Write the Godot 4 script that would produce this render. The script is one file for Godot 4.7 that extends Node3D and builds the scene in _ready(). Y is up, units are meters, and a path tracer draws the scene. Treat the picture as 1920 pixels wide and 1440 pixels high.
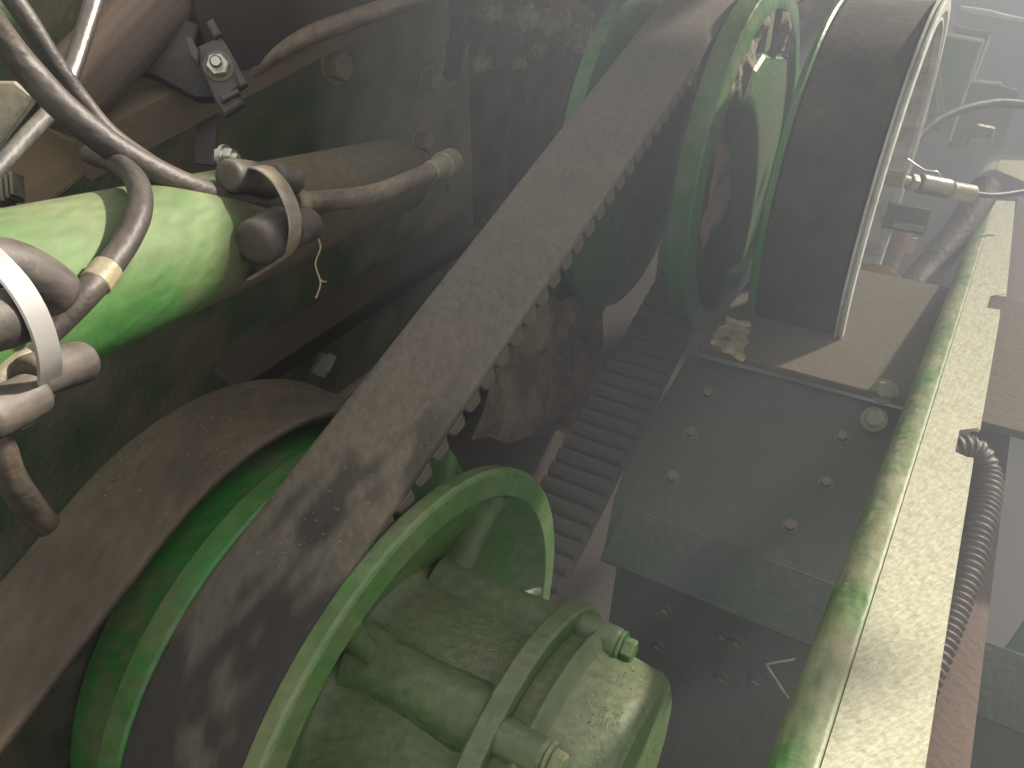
extends Node3D
# Belt drive bay on the side of a harvesting machine. X = along the pulley shafts (outward), Y = up, Z = towards the rear.
const F := 1440.0
const EYE := Vector3(0, 1.5, 0)
const LOW := Vector3(-0.2335, 0.9644, -0.2741)      # middle of the outer flange of the near pulley
const TOP := Vector3(-0.2335, 1.1976, -0.9726)      # the same on the far pulley
var view_basis := Basis(Vector3(0.86013, 0, -0.51008), Vector3(-0.27838, 0.83794, -0.46941), Vector3(0.42741, 0.54577, 0.72072))
var used := {}
var grain := FastNoiseLite.new()
var blotch := FastNoiseLite.new()
var rng := RandomNumberGenerator.new()
var M := {}

# ---------- placing ----------
func ray(px: float, py: float) -> Vector3:
	return view_basis * Vector3((px - 960.0) / F, -(py - 720.0) / F, -1.0)
func at(px: float, py: float, d: float) -> Vector3:
	return EYE + ray(px, py) * d
func on_plane(px: float, py: float, p: Vector3, n: Vector3) -> Vector3:
	var r := ray(px, py)
	return EYE + r * ((p - EYE).dot(n) / r.dot(n))
func on_x(px: float, py: float, x: float) -> Vector3:
	return on_plane(px, py, Vector3(x, 0, 0), Vector3.RIGHT)

# ---------- naming ----------
func numbered(called: String) -> String:
	var k: int = used.get(called, 0)
	used[called] = k + 1
	return called if k == 0 else "%s_%03d" % [called, k]
func thing(called: String, label: String, category: String, where := Vector3.ZERO, group := "") -> Node3D:
	var o := Node3D.new()
	o.name = numbered(called)
	add_child(o)
	o.position = where
	tag(o, label, category, group)
	return o
func tag(o: Node, label: String, category: String, group := "") -> void:
	o.set_meta("label", label)
	o.set_meta("category", category)
	if group != "":
		o.set_meta("group", group)
func build(called: String, st: SurfaceTool, m: Material, parent: Node, paint = null) -> MeshInstance3D:
	var o := MeshInstance3D.new()
	o.name = numbered(called) if parent == self else called
	o.mesh = meshed(st, m, paint)
	parent.add_child(o, true)
	if parent is Node3D and parent != self:
		o.position = -offset_of(parent)
	return o
func offset_of(n: Node) -> Vector3:
	var p := Vector3.ZERO
	while n != self:
		p += (n as Node3D).position
		n = n.get_parent()
	return p
func meshed(st: SurfaceTool, m: Material, paint = null) -> ArrayMesh:
	st.generate_normals()
	var a := st.commit_to_arrays()
	if paint != null:
		var vs: PackedVector3Array = a[Mesh.ARRAY_VERTEX]
		var ns: PackedVector3Array = a[Mesh.ARRAY_NORMAL]
		var cs := PackedColorArray()
		cs.resize(vs.size())
		for i in vs.size():
			cs[i] = paint.call(vs[i], ns[i])
		a[Mesh.ARRAY_COLOR] = cs
	var am := ArrayMesh.new()
	am.add_surface_from_arrays(Mesh.PRIMITIVE_TRIANGLES, a)
	am.surface_set_material(0, m)
	return am

# ---------- shapes ----------
func mb() -> SurfaceTool:
	var st := SurfaceTool.new()
	st.begin(Mesh.PRIMITIVE_TRIANGLES)
	return st
func tri(st: SurfaceTool, a: Vector3, b: Vector3, c: Vector3) -> void:
	st.add_vertex(a); st.add_vertex(b); st.add_vertex(c)
func quad(st: SurfaceTool, a: Vector3, b: Vector3, c: Vector3, d: Vector3) -> void:
	tri(st, a, b, c); tri(st, a, c, d)
func grid(st: SurfaceTool, rows: Array, flip := false, group := 0) -> void:
	st.set_smooth_group(group)
	for i in rows.size() - 1:
		var a: PackedVector3Array = rows[i]
		var b: PackedVector3Array = rows[i + 1]
		for j in a.size() - 1:
			if flip: quad(st, a[j], a[j + 1], b[j + 1], b[j])
			else: quad(st, a[j], b[j], b[j + 1], a[j + 1])
func fine(profile: Array, step: float) -> Array:
	# splits long profile pieces; returns runs of points, a new run at each sharp corner
	var runs := []
	var run: PackedVector2Array = [profile[0]]
	for i in range(1, profile.size()):
		var a: Vector2 = profile[i - 1]
		var b: Vector2 = profile[i]
		var n := maxi(1, int(a.distance_to(b) / step))
		for k in range(1, n + 1):
			run.append(a.lerp(b, float(k) / n))
		if i < profile.size() - 1:
			var c: Vector2 = profile[i + 1]
			if absf((b - a).angle_to(c - b)) > 0.42:
				runs.append(run)
				run = [b]
	runs.append(run)
	return runs
func lathe(st: SurfaceTool, c: Vector3, profile: Array, seg := 96, a0 := 0.0, a1 := TAU, step := 0.02) -> void:
	# turned round the X axis; profile points are (x, radius), running towards +x with the outside on the outside
	var g := 1
	for run in fine(profile, step):
		var rows := []
		for i in seg + 1:
			var t := a0 + (a1 - a0) * i / seg
			if i == seg and is_equal_approx(a1 - a0, TAU): t = a0
			var row := PackedVector3Array()
			for p in run:
				row.append(c + Vector3(p.x, p.y * sin(t), p.y * cos(t)))
			rows.append(row)
		grid(st, rows, false, g)
		g += 1
func sweep(st: SurfaceTool, path: PackedVector3Array, ups: PackedVector3Array, section: PackedVector2Array, smooth := false, caps := true, scales := PackedFloat32Array()) -> void:
	var rows := []
	for i in path.size():
		var t := (path[mini(i + 1, path.size() - 1)] - path[maxi(i - 1, 0)]).normalized()
		var up := (ups[i] - t * ups[i].dot(t)).normalized()
		var side := t.cross(up)
		var k := scales[i] if scales.size() > 0 else 1.0
		var row := PackedVector3Array()
		for s in section:
			row.append(path[i] + side * s.x * k + up * s.y * k)
		row.append(row[0])
		rows.append(row)
	if smooth: grid(st, rows, true, 1)
	else:
		for j in section.size():
			var two := []
			for r in rows: two.append(PackedVector3Array([r[j], r[j + 1]]))
			grid(st, two, true, j + 1)
	if caps:
		st.set_smooth_group(-1)
		var tr := Geometry2D.triangulate_polygon(section)
		for i in range(0, tr.size(), 3):
			tri(st, rows[0][tr[i]], rows[0][tr[i + 2]], rows[0][tr[i + 1]])
			var e: PackedVector3Array = rows[-1]
			tri(st, e[tr[i]], e[tr[i + 1]], e[tr[i + 2]])
func disc(n: int, r: float) -> PackedVector2Array:
	var s := PackedVector2Array()
	for k in n: s.append(Vector2.from_angle(TAU * k / n) * r)
	return s
func curve(pts: Array, step := 0.012) -> PackedVector3Array:
	var out := PackedVector3Array()
	for i in pts.size() - 1:
		var a: Vector3 = pts[maxi(i - 1, 0)]
		var b: Vector3 = pts[i]
		var c: Vector3 = pts[i + 1]
		var d: Vector3 = pts[mini(i + 2, pts.size() - 1)]
		var n := maxi(2, int(b.distance_to(c) / step))
		for k in n: out.append(b.cubic_interpolate(c, a, d, float(k) / n))
	out.append(pts[-1])
	return out
func carried(path: PackedVector3Array) -> PackedVector3Array:
	var ups := PackedVector3Array()
	var t := (path[1] - path[0]).normalized()
	var up := t.cross(Vector3(0.3, 0.2, 0.9)).normalized()
	for i in path.size():
		t = (path[mini(i + 1, path.size() - 1)] - path[maxi(i - 1, 0)]).normalized()
		up = (up - t * up.dot(t)).normalized()
		ups.append(up)
	return ups
func tube(st: SurfaceTool, pts: Array, r: float, seg := 16, caps := true, step := 0.012, scales := PackedFloat32Array()) -> void:
	var path := curve(pts, step)
	sweep(st, path, carried(path), disc(seg, r), true, caps, scales)
func rod(st: SurfaceTool, a: Vector3, b: Vector3, r: float, seg := 20, bevel := 0.0015) -> void:
	var t := (b - a).normalized()
	var path := PackedVector3Array([a, a + t * bevel, b - t * bevel, b])
	path = PackedVector3Array([a, a + t * bevel, a + t * bevel * 2.0, b - t * bevel * 2.0, b - t * bevel, b])
	sweep(st, path, carried(path), disc(seg, r), true, true, PackedFloat32Array([1 - bevel / r, 1, 1, 1, 1, 1 - bevel / r]))
func plug(st: SurfaceTool, pts: Array, r: float, soft := 0.35) -> void:
	# a moulded rubber piece: a tube with well rounded ends
	var mid := curve(pts, 0.006)
	var path := PackedVector3Array()
	var sc := PackedFloat32Array()
	var e := r * soft
	var t0 := (mid[1] - mid[0]).normalized()
	var t1 := (mid[-1] - mid[-2]).normalized()
	for k in 5:
		var f := PI / 2 * (1.0 - k / 5.0)
		path.append(mid[0] - t0 * e * sin(f)); sc.append((1 - soft) + soft * cos(f))
	for p in mid: path.append(p); sc.append(1.0)
	for k in range(1, 6):
		var f := PI / 2 * k / 5.0
		path.append(mid[-1] + t1 * e * sin(f)); sc.append((1 - soft) + soft * cos(f))
	sweep(st, path, carried(path), disc(28, r), true, true, sc)
func inset(poly: PackedVector2Array, b: float) -> PackedVector2Array:
	var out := PackedVector2Array()
	var n := poly.size()
	for i in n:
		var p := (poly[i] - poly[(i + n - 1) % n]).normalized()
		var q := (poly[(i + 1) % n] - poly[i]).normalized()
		var np := Vector2(-p.y, p.x)
		var nq := Vector2(-q.y, q.x)
		out.append(poly[i] + (np + nq) * b / maxf(0.35, 1.0 + np.dot(nq)))
	return out
func prism(st: SurfaceTool, poly: PackedVector2Array, xf: Transform3D, depth: float, b := 0.001) -> void:
	# outline in local XY, running from local z = 0 to depth, edges chamfered
	if Geometry2D.is_polygon_clockwise(poly): poly.reverse()
	var small := inset(poly, b)
	var rings := []
	for lv in [[0.0, small], [b, poly], [depth - b, poly], [depth, small]]:
		var ring := PackedVector3Array()
		for p in lv[1]: ring.append(xf * Vector3(p.x, p.y, lv[0]))
		ring.append(ring[0])
		rings.append(ring)
	st.set_smooth_group(-1)
	for k in 3:
		for j in poly.size():
			quad(st, rings[k][j], rings[k + 1][j], rings[k + 1][j + 1], rings[k][j + 1])
	var tr := Geometry2D.triangulate_polygon(small)
	for i in range(0, tr.size(), 3):
		tri(st, rings[0][tr[i]], rings[0][tr[i + 1]], rings[0][tr[i + 2]])
		tri(st, rings[3][tr[i]], rings[3][tr[i + 2]], rings[3][tr[i + 1]])
func frame(o: Vector3, z: Vector3, x: Vector3) -> Transform3D:
	z = z.normalized()
	x = (x - z * x.dot(z)).normalized()
	return Transform3D(Basis(x, z.cross(x), z), o)
func rect(w: float, h: float) -> PackedVector2Array:
	return PackedVector2Array([Vector2(-w / 2, -h / 2), Vector2(w / 2, -h / 2), Vector2(w / 2, h / 2), Vector2(-w / 2, h / 2)])
func block(st: SurfaceTool, c: Vector3, z: Vector3, x: Vector3, size: Vector3, b := 0.002) -> void:
	var xf := frame(c, z, x)
	prism(st, rect(size.x, size.y), xf.translated_local(Vector3(0, 0, -size.z / 2)), size.z, b)
func bar(st: SurfaceTool, a: Vector3, b: Vector3, up: Vector3, w: float, h: float, bevel := 0.002) -> void:
	prism(st, rect(w, h), frame(a, b - a, up.cross(b - a)), a.distance_to(b), bevel)
func hexbolt(st: SurfaceTool, p: Vector3, dir: Vector3, r: float, h: float, washer := true) -> void:
	dir = dir.normalized()
	var side := dir.cross(Vector3(0.37, 0.81, 0.45)).normalized()
	if washer: prism(st, disc(20, r * 1.35), frame(p, dir, side), h * 0.28, h * 0.06)
	prism(st, disc(6, r), frame(p + dir * h * (0.24 if washer else 0.0), dir, side), h, h * 0.12)
# a sheet of metal whose outline is traced on its own plane, with real thickness
func traced(st: SurfaceTool, outline: Array, p: Vector3, n: Vector3, thick: float, b := 0.0008) -> void:
	var xf := frame(p, n, n.cross(Vector3(0.123, 0.7, 0.2)))
	var inv := xf.affine_inverse()
	var poly := PackedVector2Array()
	for o in outline:
		var q: Vector3 = inv * on_plane(o.x, o.y, p, n)
		poly.append(Vector2(q.x, q.y))
	prism(st, poly, xf.translated_local(Vector3(0, 0, -thick)), thick, b)
# a lumpy skin over a patch: corners a b c d, pushed out along n
func lumpy(st: SurfaceTool, a: Vector3, b: Vector3, c: Vector3, d: Vector3, n: Vector3, amp: float, freq: float, res := 48, edge := 1.0) -> void:
	var rows := []
	for i in res + 1:
		var row := PackedVector3Array()
		for j in res + 1:
			var u := float(i) / res
			var v := float(j) / res
			var p := a.lerp(b, u).lerp(d.lerp(c, u), v)
			var rim := minf(minf(u, 1 - u), minf(v, 1 - v))
			var k := lerpf(1.0, smoothstep(0.0, 0.16, rim), edge)
			var h := (grain.get_noise_3dv(p * freq) * 0.6 + grain.get_noise_3dv(p * freq * 3.1) * 0.3 + grain.get_noise_3dv(p * freq * 8.0) * 0.12 + 0.35) * amp
			var slide := Vector3(grain.get_noise_3dv(p * freq * 1.3 + Vector3.ONE * 7), grain.get_noise_3dv(p * freq * 1.3 + Vector3.ONE * 17), grain.get_noise_3dv(p * freq * 1.3 + Vector3.ONE * 27)) * amp * 0.9
			row.append(p + n * h * k + slide)
		rows.append(row)
	grid(st, rows, false, 1)
func clod(st: SurfaceTool, c: Vector3, size: Vector3, seed_at: float) -> void:
	var rows := []
	for i in 15:
		var row := PackedVector3Array()
		for j in 23:
			var t := PI * i / 14.0
			var f := TAU * (j % 22) / 22.0
			var u := Vector3(sin(t) * cos(f), cos(t), sin(t) * sin(f))
			var k := 1.0 + grain.get_noise_3dv(u * 2.2 + Vector3.ONE * seed_at) * 0.5 + grain.get_noise_3dv(u * 6.0 + Vector3.ONE * seed_at) * 0.3
			row.append(c + u * size * k)
		rows.append(row)
	grid(st, rows, true, 1)

# ---------- what surfaces are made of (linear colours) ----------
const GREEN := Color(0.028, 0.16, 0.026)
const DUST := Color(0.30, 0.26, 0.17)
const BROWN := Color(0.15, 0.115, 0.08)
const X_WALL := -0.8
const RUBBER := Color(0.022, 0.021, 0.021)
func noise(p: Vector3, f: float) -> float:
	return grain.get_noise_3dv(p * f)
func dusty(base: Color, dirt: Color, level: float, lean: float, rough := 0.5) -> Callable:
	# dust lies on what faces up, in clouds and streaks; it stays where it lies whatever the light does
	return func(p: Vector3, n: Vector3) -> Color:
		var k := level + lean * n.y + rough * (noise(p, 14.0) * 0.8 + noise(p, 55.0) * 0.5 + noise(p, 230.0) * 0.3)
		var c := base.lerp(dirt, clampf(k, 0.0, 0.97))
		var w := 1.0 + 0.26 * noise(p, 420.0)
		return Color(c.r * w, c.g * w, c.b * w) * 1.3
func material(roughness: float, metallic := 0.0, tex := "speck", relief := 0.0, tile := 0.3) -> StandardMaterial3D:
	var m := StandardMaterial3D.new()
	m.vertex_color_use_as_albedo = true
	m.roughness = roughness
	m.metallic = metallic
	m.uv1_triplanar = true
	m.uv1_world_triplanar = true
	m.uv1_scale = Vector3.ONE / tile
	if tex != "": m.albedo_texture = M[tex]
	if relief > 0.0:
		m.normal_enabled = true
		m.normal_texture = M["bumps"]
		m.normal_scale = relief
	return m
func plain(c: Color, roughness: float, metallic := 0.0) -> StandardMaterial3D:
	var m := StandardMaterial3D.new()
	m.albedo_color = c.linear_to_srgb()
	m.roughness = roughness
	m.metallic = metallic
	return m
func make_materials() -> void:
	var img := Image.create(1024, 1024, false, Image.FORMAT_RGB8)
	for y in 1024:
		for x in 1024:
			var v := 0.88 + rng.randfn(0.0, 0.035)
			img.set_pixel(x, y, Color(v, v, v))
	for k in 5200:
		var x := rng.randi_range(0, 1023)
		var y := rng.randi_range(0, 1023)
		var a := rng.randf() * TAU
		var light := rng.randf() < 0.55
		for s in rng.randi_range(1, 7 if k % 5 == 0 else 3):
			var v := 1.0 if light else 0.62
			img.set_pixel(posmod(x + int(cos(a) * s), 1024), posmod(y + int(sin(a) * s), 1024), Color(v, v * 0.99, v * 0.95))
	img.generate_mipmaps()
	M.speck = ImageTexture.create_from_image(img)
	var nt := NoiseTexture2D.new()
	nt.width = 512; nt.height = 512; nt.seamless = true
	var fn := FastNoiseLite.new()
	fn.seed = 5; fn.frequency = 0.05; fn.fractal_octaves = 4
	nt.noise = fn; nt.as_normal_map = true; nt.bump_strength = 6.0
	M.bumps = nt
	M.paint = material(0.5, 0.0, "speck", 0.25)
	M.dull = material(0.62, 0.0, "speck", 0.12)
	M.gloss = material(0.3, 0.0, "speck", 0.12)
	M.caked = material(0.95, 0.0, "speck", 0.25, 0.3)
	M.soil = material(1.0, 0.0, "speck", 0.6, 0.2)
	M.rubber = material(0.8, 0.0, "speck", 0.12, 0.3)
	M.hose = material(0.52, 0.0, "speck", 0.25, 0.25)
	M.steel = material(0.32, 0.85, "speck", 0.15)
	M.zinc = plain(Color(0.62, 0.6, 0.52), 0.3, 0.9)
	M.plastic = material(0.55, 0.0, "speck", 0.2)
	M.strap = plain(Color(0.4, 0.385, 0.365), 0.4, 0.3)
	M.straw = plain(Color(0.55, 0.45, 0.28), 0.8)

func _ready() -> void:
	rng.seed = 11
	grain.seed = 3; grain.frequency = 1.0; grain.noise_type = FastNoiseLite.TYPE_SIMPLEX_SMOOTH; grain.fractal_type = FastNoiseLite.FRACTAL_NONE
	# camera
	var cam := Camera3D.new()
	cam.name = "camera"
	add_child(cam)
	cam.transform = Transform3D(view_basis, EYE)
	cam.fov = 53.13
	cam.near = 0.02
	cam.far = 400.0
	cam.current = true
	# sky, air, exposure
	var we := WorldEnvironment.new()
	we.name = "surroundings"
	var env := Environment.new()
	env.background_mode = Environment.BG_SKY
	var sky := Sky.new()
	var sm := ProceduralSkyMaterial.new()
	sm.sky_top_color = Color(0.82, 0.82, 0.82)
	sm.sky_horizon_color = Color(0.93, 0.91, 0.86)
	sm.sky_curve = 0.2
	sm.ground_bottom_color = Color(0.3, 0.27, 0.2)
	sm.ground_horizon_color = Color(0.6, 0.58, 0.52)
	sky.sky_material = sm
	env.sky = sky
	env.tonemap_mode = Environment.TONE_MAPPER_LINEAR
	env.tonemap_exposure = 2.0
	env.background_energy_multiplier = 0.62
	env.sdfgi_enabled = true
	env.ssao_enabled = true
	env.ssil_enabled = true
	env.volumetric_fog_enabled = true  # thin forward-scattering fog, also imitating the lens veil towards the sun
	env.volumetric_fog_density = 0.06
	env.volumetric_fog_anisotropy = 0.62
	env.volumetric_fog_albedo = Color(0.92, 0.94, 0.98)
	we.environment = env
	add_child(we)
	var sun := DirectionalLight3D.new()
	sun.name = "sun"
	sun.light_color = Color(1.0, 0.96, 0.9)
	sun.light_energy = 1.6
	sun.light_angular_distance = 3.0
	sun.shadow_enabled = true
	add_child(sun)
	sun.look_at_from_position(Vector3.ZERO, -Vector3(0.45, 0.55, -0.70), Vector3.UP)
	make_materials()
	# fog box added to imitate lens glare over the open side of the bay
	var mist := FogVolume.new()
	mist.name = "glare_haze"
	mist.shape = RenderingServer.FOG_VOLUME_SHAPE_BOX
	mist.size = Vector3(1.65, 1.1, 2.4)
	mist.position = Vector3(0.5, 0.97, -1.52)
	var fm := FogMaterial.new()
	fm.density = 0.52
	fm.albedo = Color(0.92, 0.945, 0.985)
	mist.material = fm
	add_child(mist)
	mist.set_meta("kind", "stuff")
	tag(mist, "pale fog added to imitate lens glare round the far pulley and drum", "dust haze")
	setting()
	near_pulley()
	flat_belt()
	far_pulley()
	wide_drum()
	drive_belt()
	gear_housing()
	guard_rail()
	cylinder_group()
	frame_wall()
	chaff()
	dirt()
	far_corner()

func setting() -> void:
	var st := mb()
	quad(st, Vector3(-3, 0, -4), Vector3(3, 0, -4), Vector3(3, 0, 3), Vector3(-3, 0, 3))
	build("ground", st, M.soil, self, dusty(Color(0.2, 0.16, 0.1), DUST, 0.3, 0.0)).set_meta("kind", "structure")
	st = mb()
	block(st, Vector3(-0.2, 0.55, -0.8), Vector3.UP, Vector3.RIGHT, Vector3(2.2, 3.0, 0.02))
	tag(build("floor_pan", st, M.caked, self, dusty(Color(0.02, 0.02, 0.02), BROWN, 0.35, 0.1)), "dark dusty floor pan under the belts", "floor pan")
	st = mb()
	prism(st, PackedVector2Array([Vector2(-0.86, 0.74), Vector2(0.345, 0.74), Vector2(0.345, 1.16), Vector2(-0.12, 1.16), Vector2(-0.12, 1.45), Vector2(0.0, 1.45), Vector2(0.0, 2.55), Vector2(-0.86, 2.55)]), frame(Vector3(0, 1.61, 0), Vector3.UP, Vector3.RIGHT), 0.03, 0.002)  # unseen sheet, added and outlined to keep sun off the near parts
	block(st, Vector3(-0.13, 1.6, -0.75), Vector3.BACK, Vector3.RIGHT, Vector3(0.95, 0.06, 0.012))
	tag(build("added_sun_blocker", st, M.paint, self, dusty(GREEN, DUST, 0.3, 0.2)), "unseen green sheet added above the bay to shade the near pulley", "shield")
	st = mb()
	block(st, Vector3(0.0, 0.7, -2.6), Vector3.BACK, Vector3.RIGHT, Vector3(3.2, 1.4, 0.03))
	tag(build("far_bulkhead", st, M.paint, self, dusty(Color(0.02, 0.03, 0.03), BROWN, 0.3, 0.1)), "dark bulkhead closing the far end of the bay", "bulkhead")

# ---------- the near pulley ----------
func near_pulley() -> void:
	var green := dusty(GREEN, Color(0.19, 0.175, 0.115), 0.46, 0.24, 0.12)
	var rimmed := dusty(GREEN * 1.15, Color(0.26, 0.23, 0.14), 0.34, 0.18, 0.25)
	var t := thing("belt_pulley", "near green cast pulley with broad bolted hub at the bottom of the picture", "pulley", LOW)
	var st := mb()
	lathe(st, LOW, [Vector2(-0.05, 0.09), Vector2(-0.014, 0.172), Vector2(-0.0135, 0.1975), Vector2(-0.012, 0.1985), Vector2(-0.002, 0.2), Vector2(0, 0.1985), Vector2(0.001, 0.1965), Vector2(0.0015, 0.179), Vector2(-0.001, 0.1765), Vector2(-0.012, 0.172), Vector2(-0.044, 0.09)], 220, 0, TAU, 0.006)
	build("outer_flange", st, M.gloss, t, rimmed)
	st = mb()
	lathe(st, LOW, [Vector2(-0.046, 0.02), Vector2(-0.046, 0.118), Vector2(-0.04, 0.108), Vector2(-0.03, 0.101), Vector2(-0.015, 0.098), Vector2(0.06, 0.097), Vector2(0.07, 0.1), Vector2(0.0755, 0.11)], 200, 0, TAU, 0.005)
	build("hub", st, M.paint, t, dusty(GREEN, Color(0.19, 0.175, 0.115), 0.5, 0.24, 0.1))
	for k in 6:
		var a := deg_to_rad(130.0 - 60.0 * k)
		var out := Vector3(0, sin(a), cos(a))
		var along := Vector3(0, cos(a), -sin(a))
		# rib: rounded ridge along the hub, swelling towards the clamp ring
		st = mb()
		var path := PackedVector3Array()
		var ups := PackedVector3Array()
		var sc := PackedFloat32Array()
		for i in 18:
			var u := i / 17.0
			path.append(LOW + out * lerpf(0.098, 0.1, u) + Vector3(lerpf(-0.03, 0.077, u), 0, 0))
			ups.append(out)
			sc.append(lerpf(0.82, 1.0, u) + 0.35 * pow(1.0 - u, 5.0))
		var sec := PackedVector2Array()
		for j in 13:
			var f := PI * j / 12.0
			sec.append(Vector2(cos(f) * 0.021, sin(f) * 0.0195 - 0.002))
		sec.append(Vector2(-0.03, -0.012)); sec.append(Vector2(0.03, -0.012))
		sweep(st, path, ups, sec, true, true, sc)
		build("hub_rib", st, M.paint, t, green)
		# spoke: a web from the rib out to the rim
		st = mb()
		path = PackedVector3Array(); ups = PackedVector3Array(); sc = PackedFloat32Array()
		for i in 12:
			var u := i / 11.0
			path.append(LOW + out * lerpf(0.09, 0.177, u) + Vector3(lerpf(-0.02, -0.012, u), 0, 0))
			ups.append(Vector3.RIGHT)
			sc.append(1.0 + 0.5 * pow(absf(u - 0.5) * 2.0, 3.0))
		sweep(st, path, ups, PackedVector2Array([Vector2(0.007, -0.02), Vector2(0.006, 0.006), Vector2(0.003, 0.0085), Vector2(-0.003, 0.0085), Vector2(-0.006, 0.006), Vector2(-0.007, -0.02)]), true, true, sc)
		build("spoke", st, M.paint, t, green)
	st = mb()
	lathe(st, LOW, [Vector2(0.0735, 0.09), Vector2(0.0735, 0.122), Vector2(0.0755, 0.124), Vector2(0.086, 0.124), Vector2(0.088, 0.122), Vector2(0.088, 0.1)], 200, 0, TAU, 0.006)
	build("clamp_ring", st, M.paint, t, green)
	st = mb()
	lathe(st, LOW, [Vector2(0.086, 0.108), Vector2(0.0985, 0.1085), Vector2(0.1, 0.114), Vector2(0.1035, 0.1165), Vector2(0.107, 0.114), Vector2(0.112, 0.106), Vector2(0.118, 0.104), Vector2(0.148, 0.1015), Vector2(0.1535, 0.0985), Vector2(0.157, 0.092), Vector2(0.158, 0.07), Vector2(0.158, 0.01)], 200, 0, TAU, 0.005)
	build("hub_cap", st, M.paint, t, dusty(GREEN, Color(0.19, 0.175, 0.115), 0.5, 0.22, 0.1))
	for k in 6:
		var a := deg_to_rad(128.0 - 60.0 * k)
		var out := Vector3(0, sin(a), cos(a))
		st = mb()
		rod(st, LOW + out * 0.109 + Vector3(0.08, 0, 0), LOW + out * 0.109 + Vector3(0.119, 0, 0), 0.0125, 28, 0.002)
		var boss := build("bolt_boss", st, M.paint, t, green)
		st = mb()
		hexbolt(st, LOW + out * 0.109 + Vector3(0.119, 0, 0), Vector3.RIGHT, 0.009, 0.009)
		build("bolt_head", st, M.paint, boss, dusty(GREEN, DUST, 0.3, 0.4))
	# the inner half of the sheave, with its drum behind
	st = mb()
	lathe(st, LOW, [Vector2(-0.162, 0.05), Vector2(-0.162, 0.182), Vector2(-0.16, 0.184), Vector2(-0.122, 0.184), Vector2(-0.118, 0.188)], 220, 0, TAU, 0.004)
	build("inner_drum", st, M.gloss, t, dusty(GREEN, BROWN, 0.02, 0.12, 0.8))
	st = mb()
	lathe(st, LOW, [Vector2(-0.118, 0.17), Vector2(-0.1165, 0.1975), Vector2(-0.114, 0.1995), Vector2(-0.1, 0.2015), Vector2(-0.0965, 0.2015), Vector2(-0.0945, 0.2), Vector2(-0.066, 0.1), Vector2(-0.066, 0.03)], 220, 0, TAU, 0.006)
	build("inner_flange", st, M.gloss, t, dusty(GREEN, BROWN, 0.08, 0.2, 0.5))

func flat_belt() -> void:
	# the flat belt at the left: over its own pulley on the same shaft, then straight down to the rear
	var t := thing("flat_belt", "wide brown dusty flat belt over the pulley at lower left", "belt", LOW)
	var path := PackedVector3Array()
	var ups := PackedVector3Array()
	for i in 75:
		var a := deg_to_rad(-40.0 + 2.7 * (74 - i))
		if a > deg_to_rad(158.0): continue
		if a < deg_to_rad(66.5): break
		path.append(LOW + Vector3(-0.1815, 0.2055 * sin(a), 0.2055 * cos(a)))
		ups.append(Vector3(0, sin(a), cos(a)))
	var a1 := deg_to_rad(66.0)
	var dirn := Vector3(0, -cos(a1), sin(a1))
	for i in range(0, 50):
		path.append(LOW + Vector3(-0.1815, 0.2055 * sin(a1), 0.2055 * cos(a1)) + dirn * 0.012 * i)
		ups.append(Vector3(0, sin(a1), cos(a1)))
	var sec := PackedVector2Array()
	for k in 17: sec.append(Vector2(lerpf(0.0425, -0.0425, k / 16.0), 0.0))
	sec.append(Vector2(-0.0435, -0.001)); sec.append(Vector2(-0.043, -0.0055)); sec.append(Vector2(0.043, -0.0055)); sec.append(Vector2(0.0435, -0.001))
	var st := mb()
	sweep(st, path, ups, sec, true)
	build("belt_band", st, M.rubber, t, dusty(RUBBER, Color(0.14, 0.105, 0.07), 0.62, 0.1, 0.25))
	st = mb()
	lathe(st, LOW, [Vector2(-0.228, 0.04), Vector2(-0.228, 0.196), Vector2(-0.226, 0.1985), Vector2(-0.166, 0.1985), Vector2(-0.164, 0.19), Vector2(-0.164, 0.04)], 160)
	var p := build("flat_pulley", st, M.paint, self, dusty(Color(0.02, 0.03, 0.02), BROWN, 0.2, 0.2))
	tag(p, "dark flat-faced pulley mostly hidden under the brown belt", "pulley")

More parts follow.
